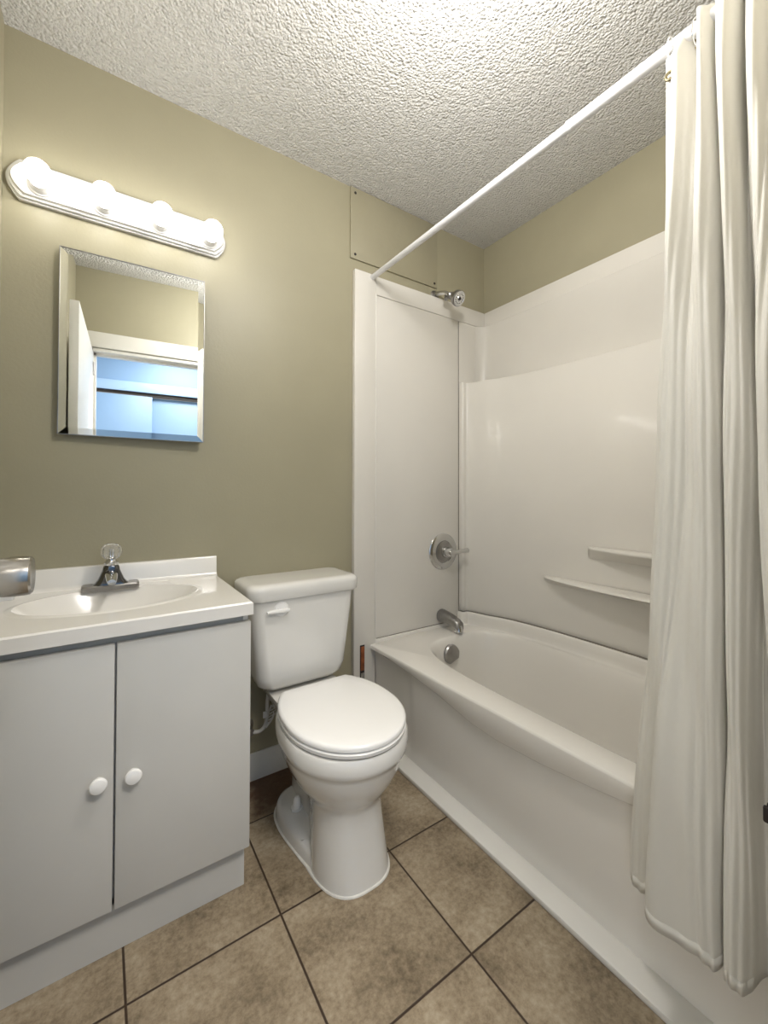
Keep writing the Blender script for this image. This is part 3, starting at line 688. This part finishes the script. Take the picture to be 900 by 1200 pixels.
for j in range(NZ+1):
    tz = j/NZ; row = []
    for i in range(nn):
        s = i/(nn-1)
        hem = .228-.028*max(0, 1-i/(MS*2.6))+.004*math.sin(s*60)
        ztop = ZT+.010*math.cos(2*PI*i/MS/4*1.0)+.040*sm((i-1.6*MS)/(1.5*MS))
        z = ztop+(hem-ztop)*tz
        if z > ZM: k = sm((ZT-z)/(ZT-ZM)); a, b = Tc[i], Mc[i]
        else: k = sm((ZM-z)/(ZM-ZB)); a, b = Mc[i], Bc[i]
        x = a[0]+(b[0]-a[0])*k; y = a[1]+(b[1]-a[1])*k
        x += .004*math.sin(9*z+5*s*7)+.0028*math.sin(17*z+40*s)+.0022*math.sin(2*PI*i/MS*1.31+1.3*math.sin(2.2*z))*sm((2.0-z)/.3); y += .0022*math.sin(7*z+s*17)
        if y < -1.35: y = -1.35+(y+1.35)*.8
        row.append((x, y, z))
    rows.append(row)
bm = bmesh.new(); loft(bm, rows, closed=False)
cl_ = finish(bm, 'cloth', M_CURT, cur, angle=180)
md = cl_.modifiers.new('thickness', 'SOLIDIFY'); md.thickness = .0012; md.offset = 0
# stitched hem along the bottom and the front edge
bm = bmesh.new(); rows2 = []
for j, dz in enumerate((0, .028)):
    rows2.append([(x-.0012, y-.0003, z+dz*.8-.001) for (x, y, z) in rows[-1]])
loft(bm, rows2, closed=False); h_ = finish(bm, 'hem', M_CURT, cur, angle=180); md = h_.modifiers.new('thickness', 'SOLIDIFY'); md.thickness = .0008
for (i, dz) in ((8, -.030), (30, -.030), (60, -.030)):
    x, y, z = rows[0][i]; 
    x, y, z = rows[2][i]
    bm = bmesh.new(); R0 = []
    for k in range(20):
        a = 2*PI*k/20; R0.append([(x-.003+.003*math.cos(b), y+(.008+.003*math.sin(b))*math.cos(a), z-.005+(.008+.003*math.sin(b))*math.sin(a)) for b in [2*PI*q/8 for q in range(8)]])
    R0.append(R0[0])
    loft(bm, R0, False, False); finish(bm, 'grommet', M_BRASS, cur)
# curtain rings over the rod
def ring(y, label, mt):
    c = A_.lerp(B_, (-y)/1.53)
    bm = bmesh.new(); R0 = []
    for k in range(29):
        a = 2*PI*k/28; r = .021
        R0.append([(c.x+(r+.0016*math.cos(b))*math.cos(a), y+.0016*math.sin(b)-.10*r*math.sin(a), c.z-.006+(r*1.15+.0016*math.cos(b))*math.sin(a)) for b in [2*PI*q/8 for q in range(8)]])
    loft(bm, R0, False, False); o = finish(bm, 'curtain_ring', mt); tag(o, label, 'curtain ring', 'rings on the curtain rod')
ring(-1.196, 'thin white curtain ring on the rod at the free edge of curtain', M_SEAT)
ring(-1.240, 'thin metal curtain ring between the first two curtain folds', M_CHROME)
# dark clip seen at the right edge of the curtain
cp = thing('curtain_clip', 'small dark clip at the right edge of the shower curtain', 'clip', (.885, -1.352, .56))
bm = bmesh.new(); box(bm, .876, .884, -1.372, -1.356, .548, .574, .003); finish(bm, 'jaw', M_DARK, cp)
bm = bmesh.new(); box(bm, .886, .892, -1.370, -1.358, .550, .572, .003); box(bm, .880, .888, -1.368, -1.360, .570, .578, .002); finish(bm, 'spring_arm', M_DARK, cp)
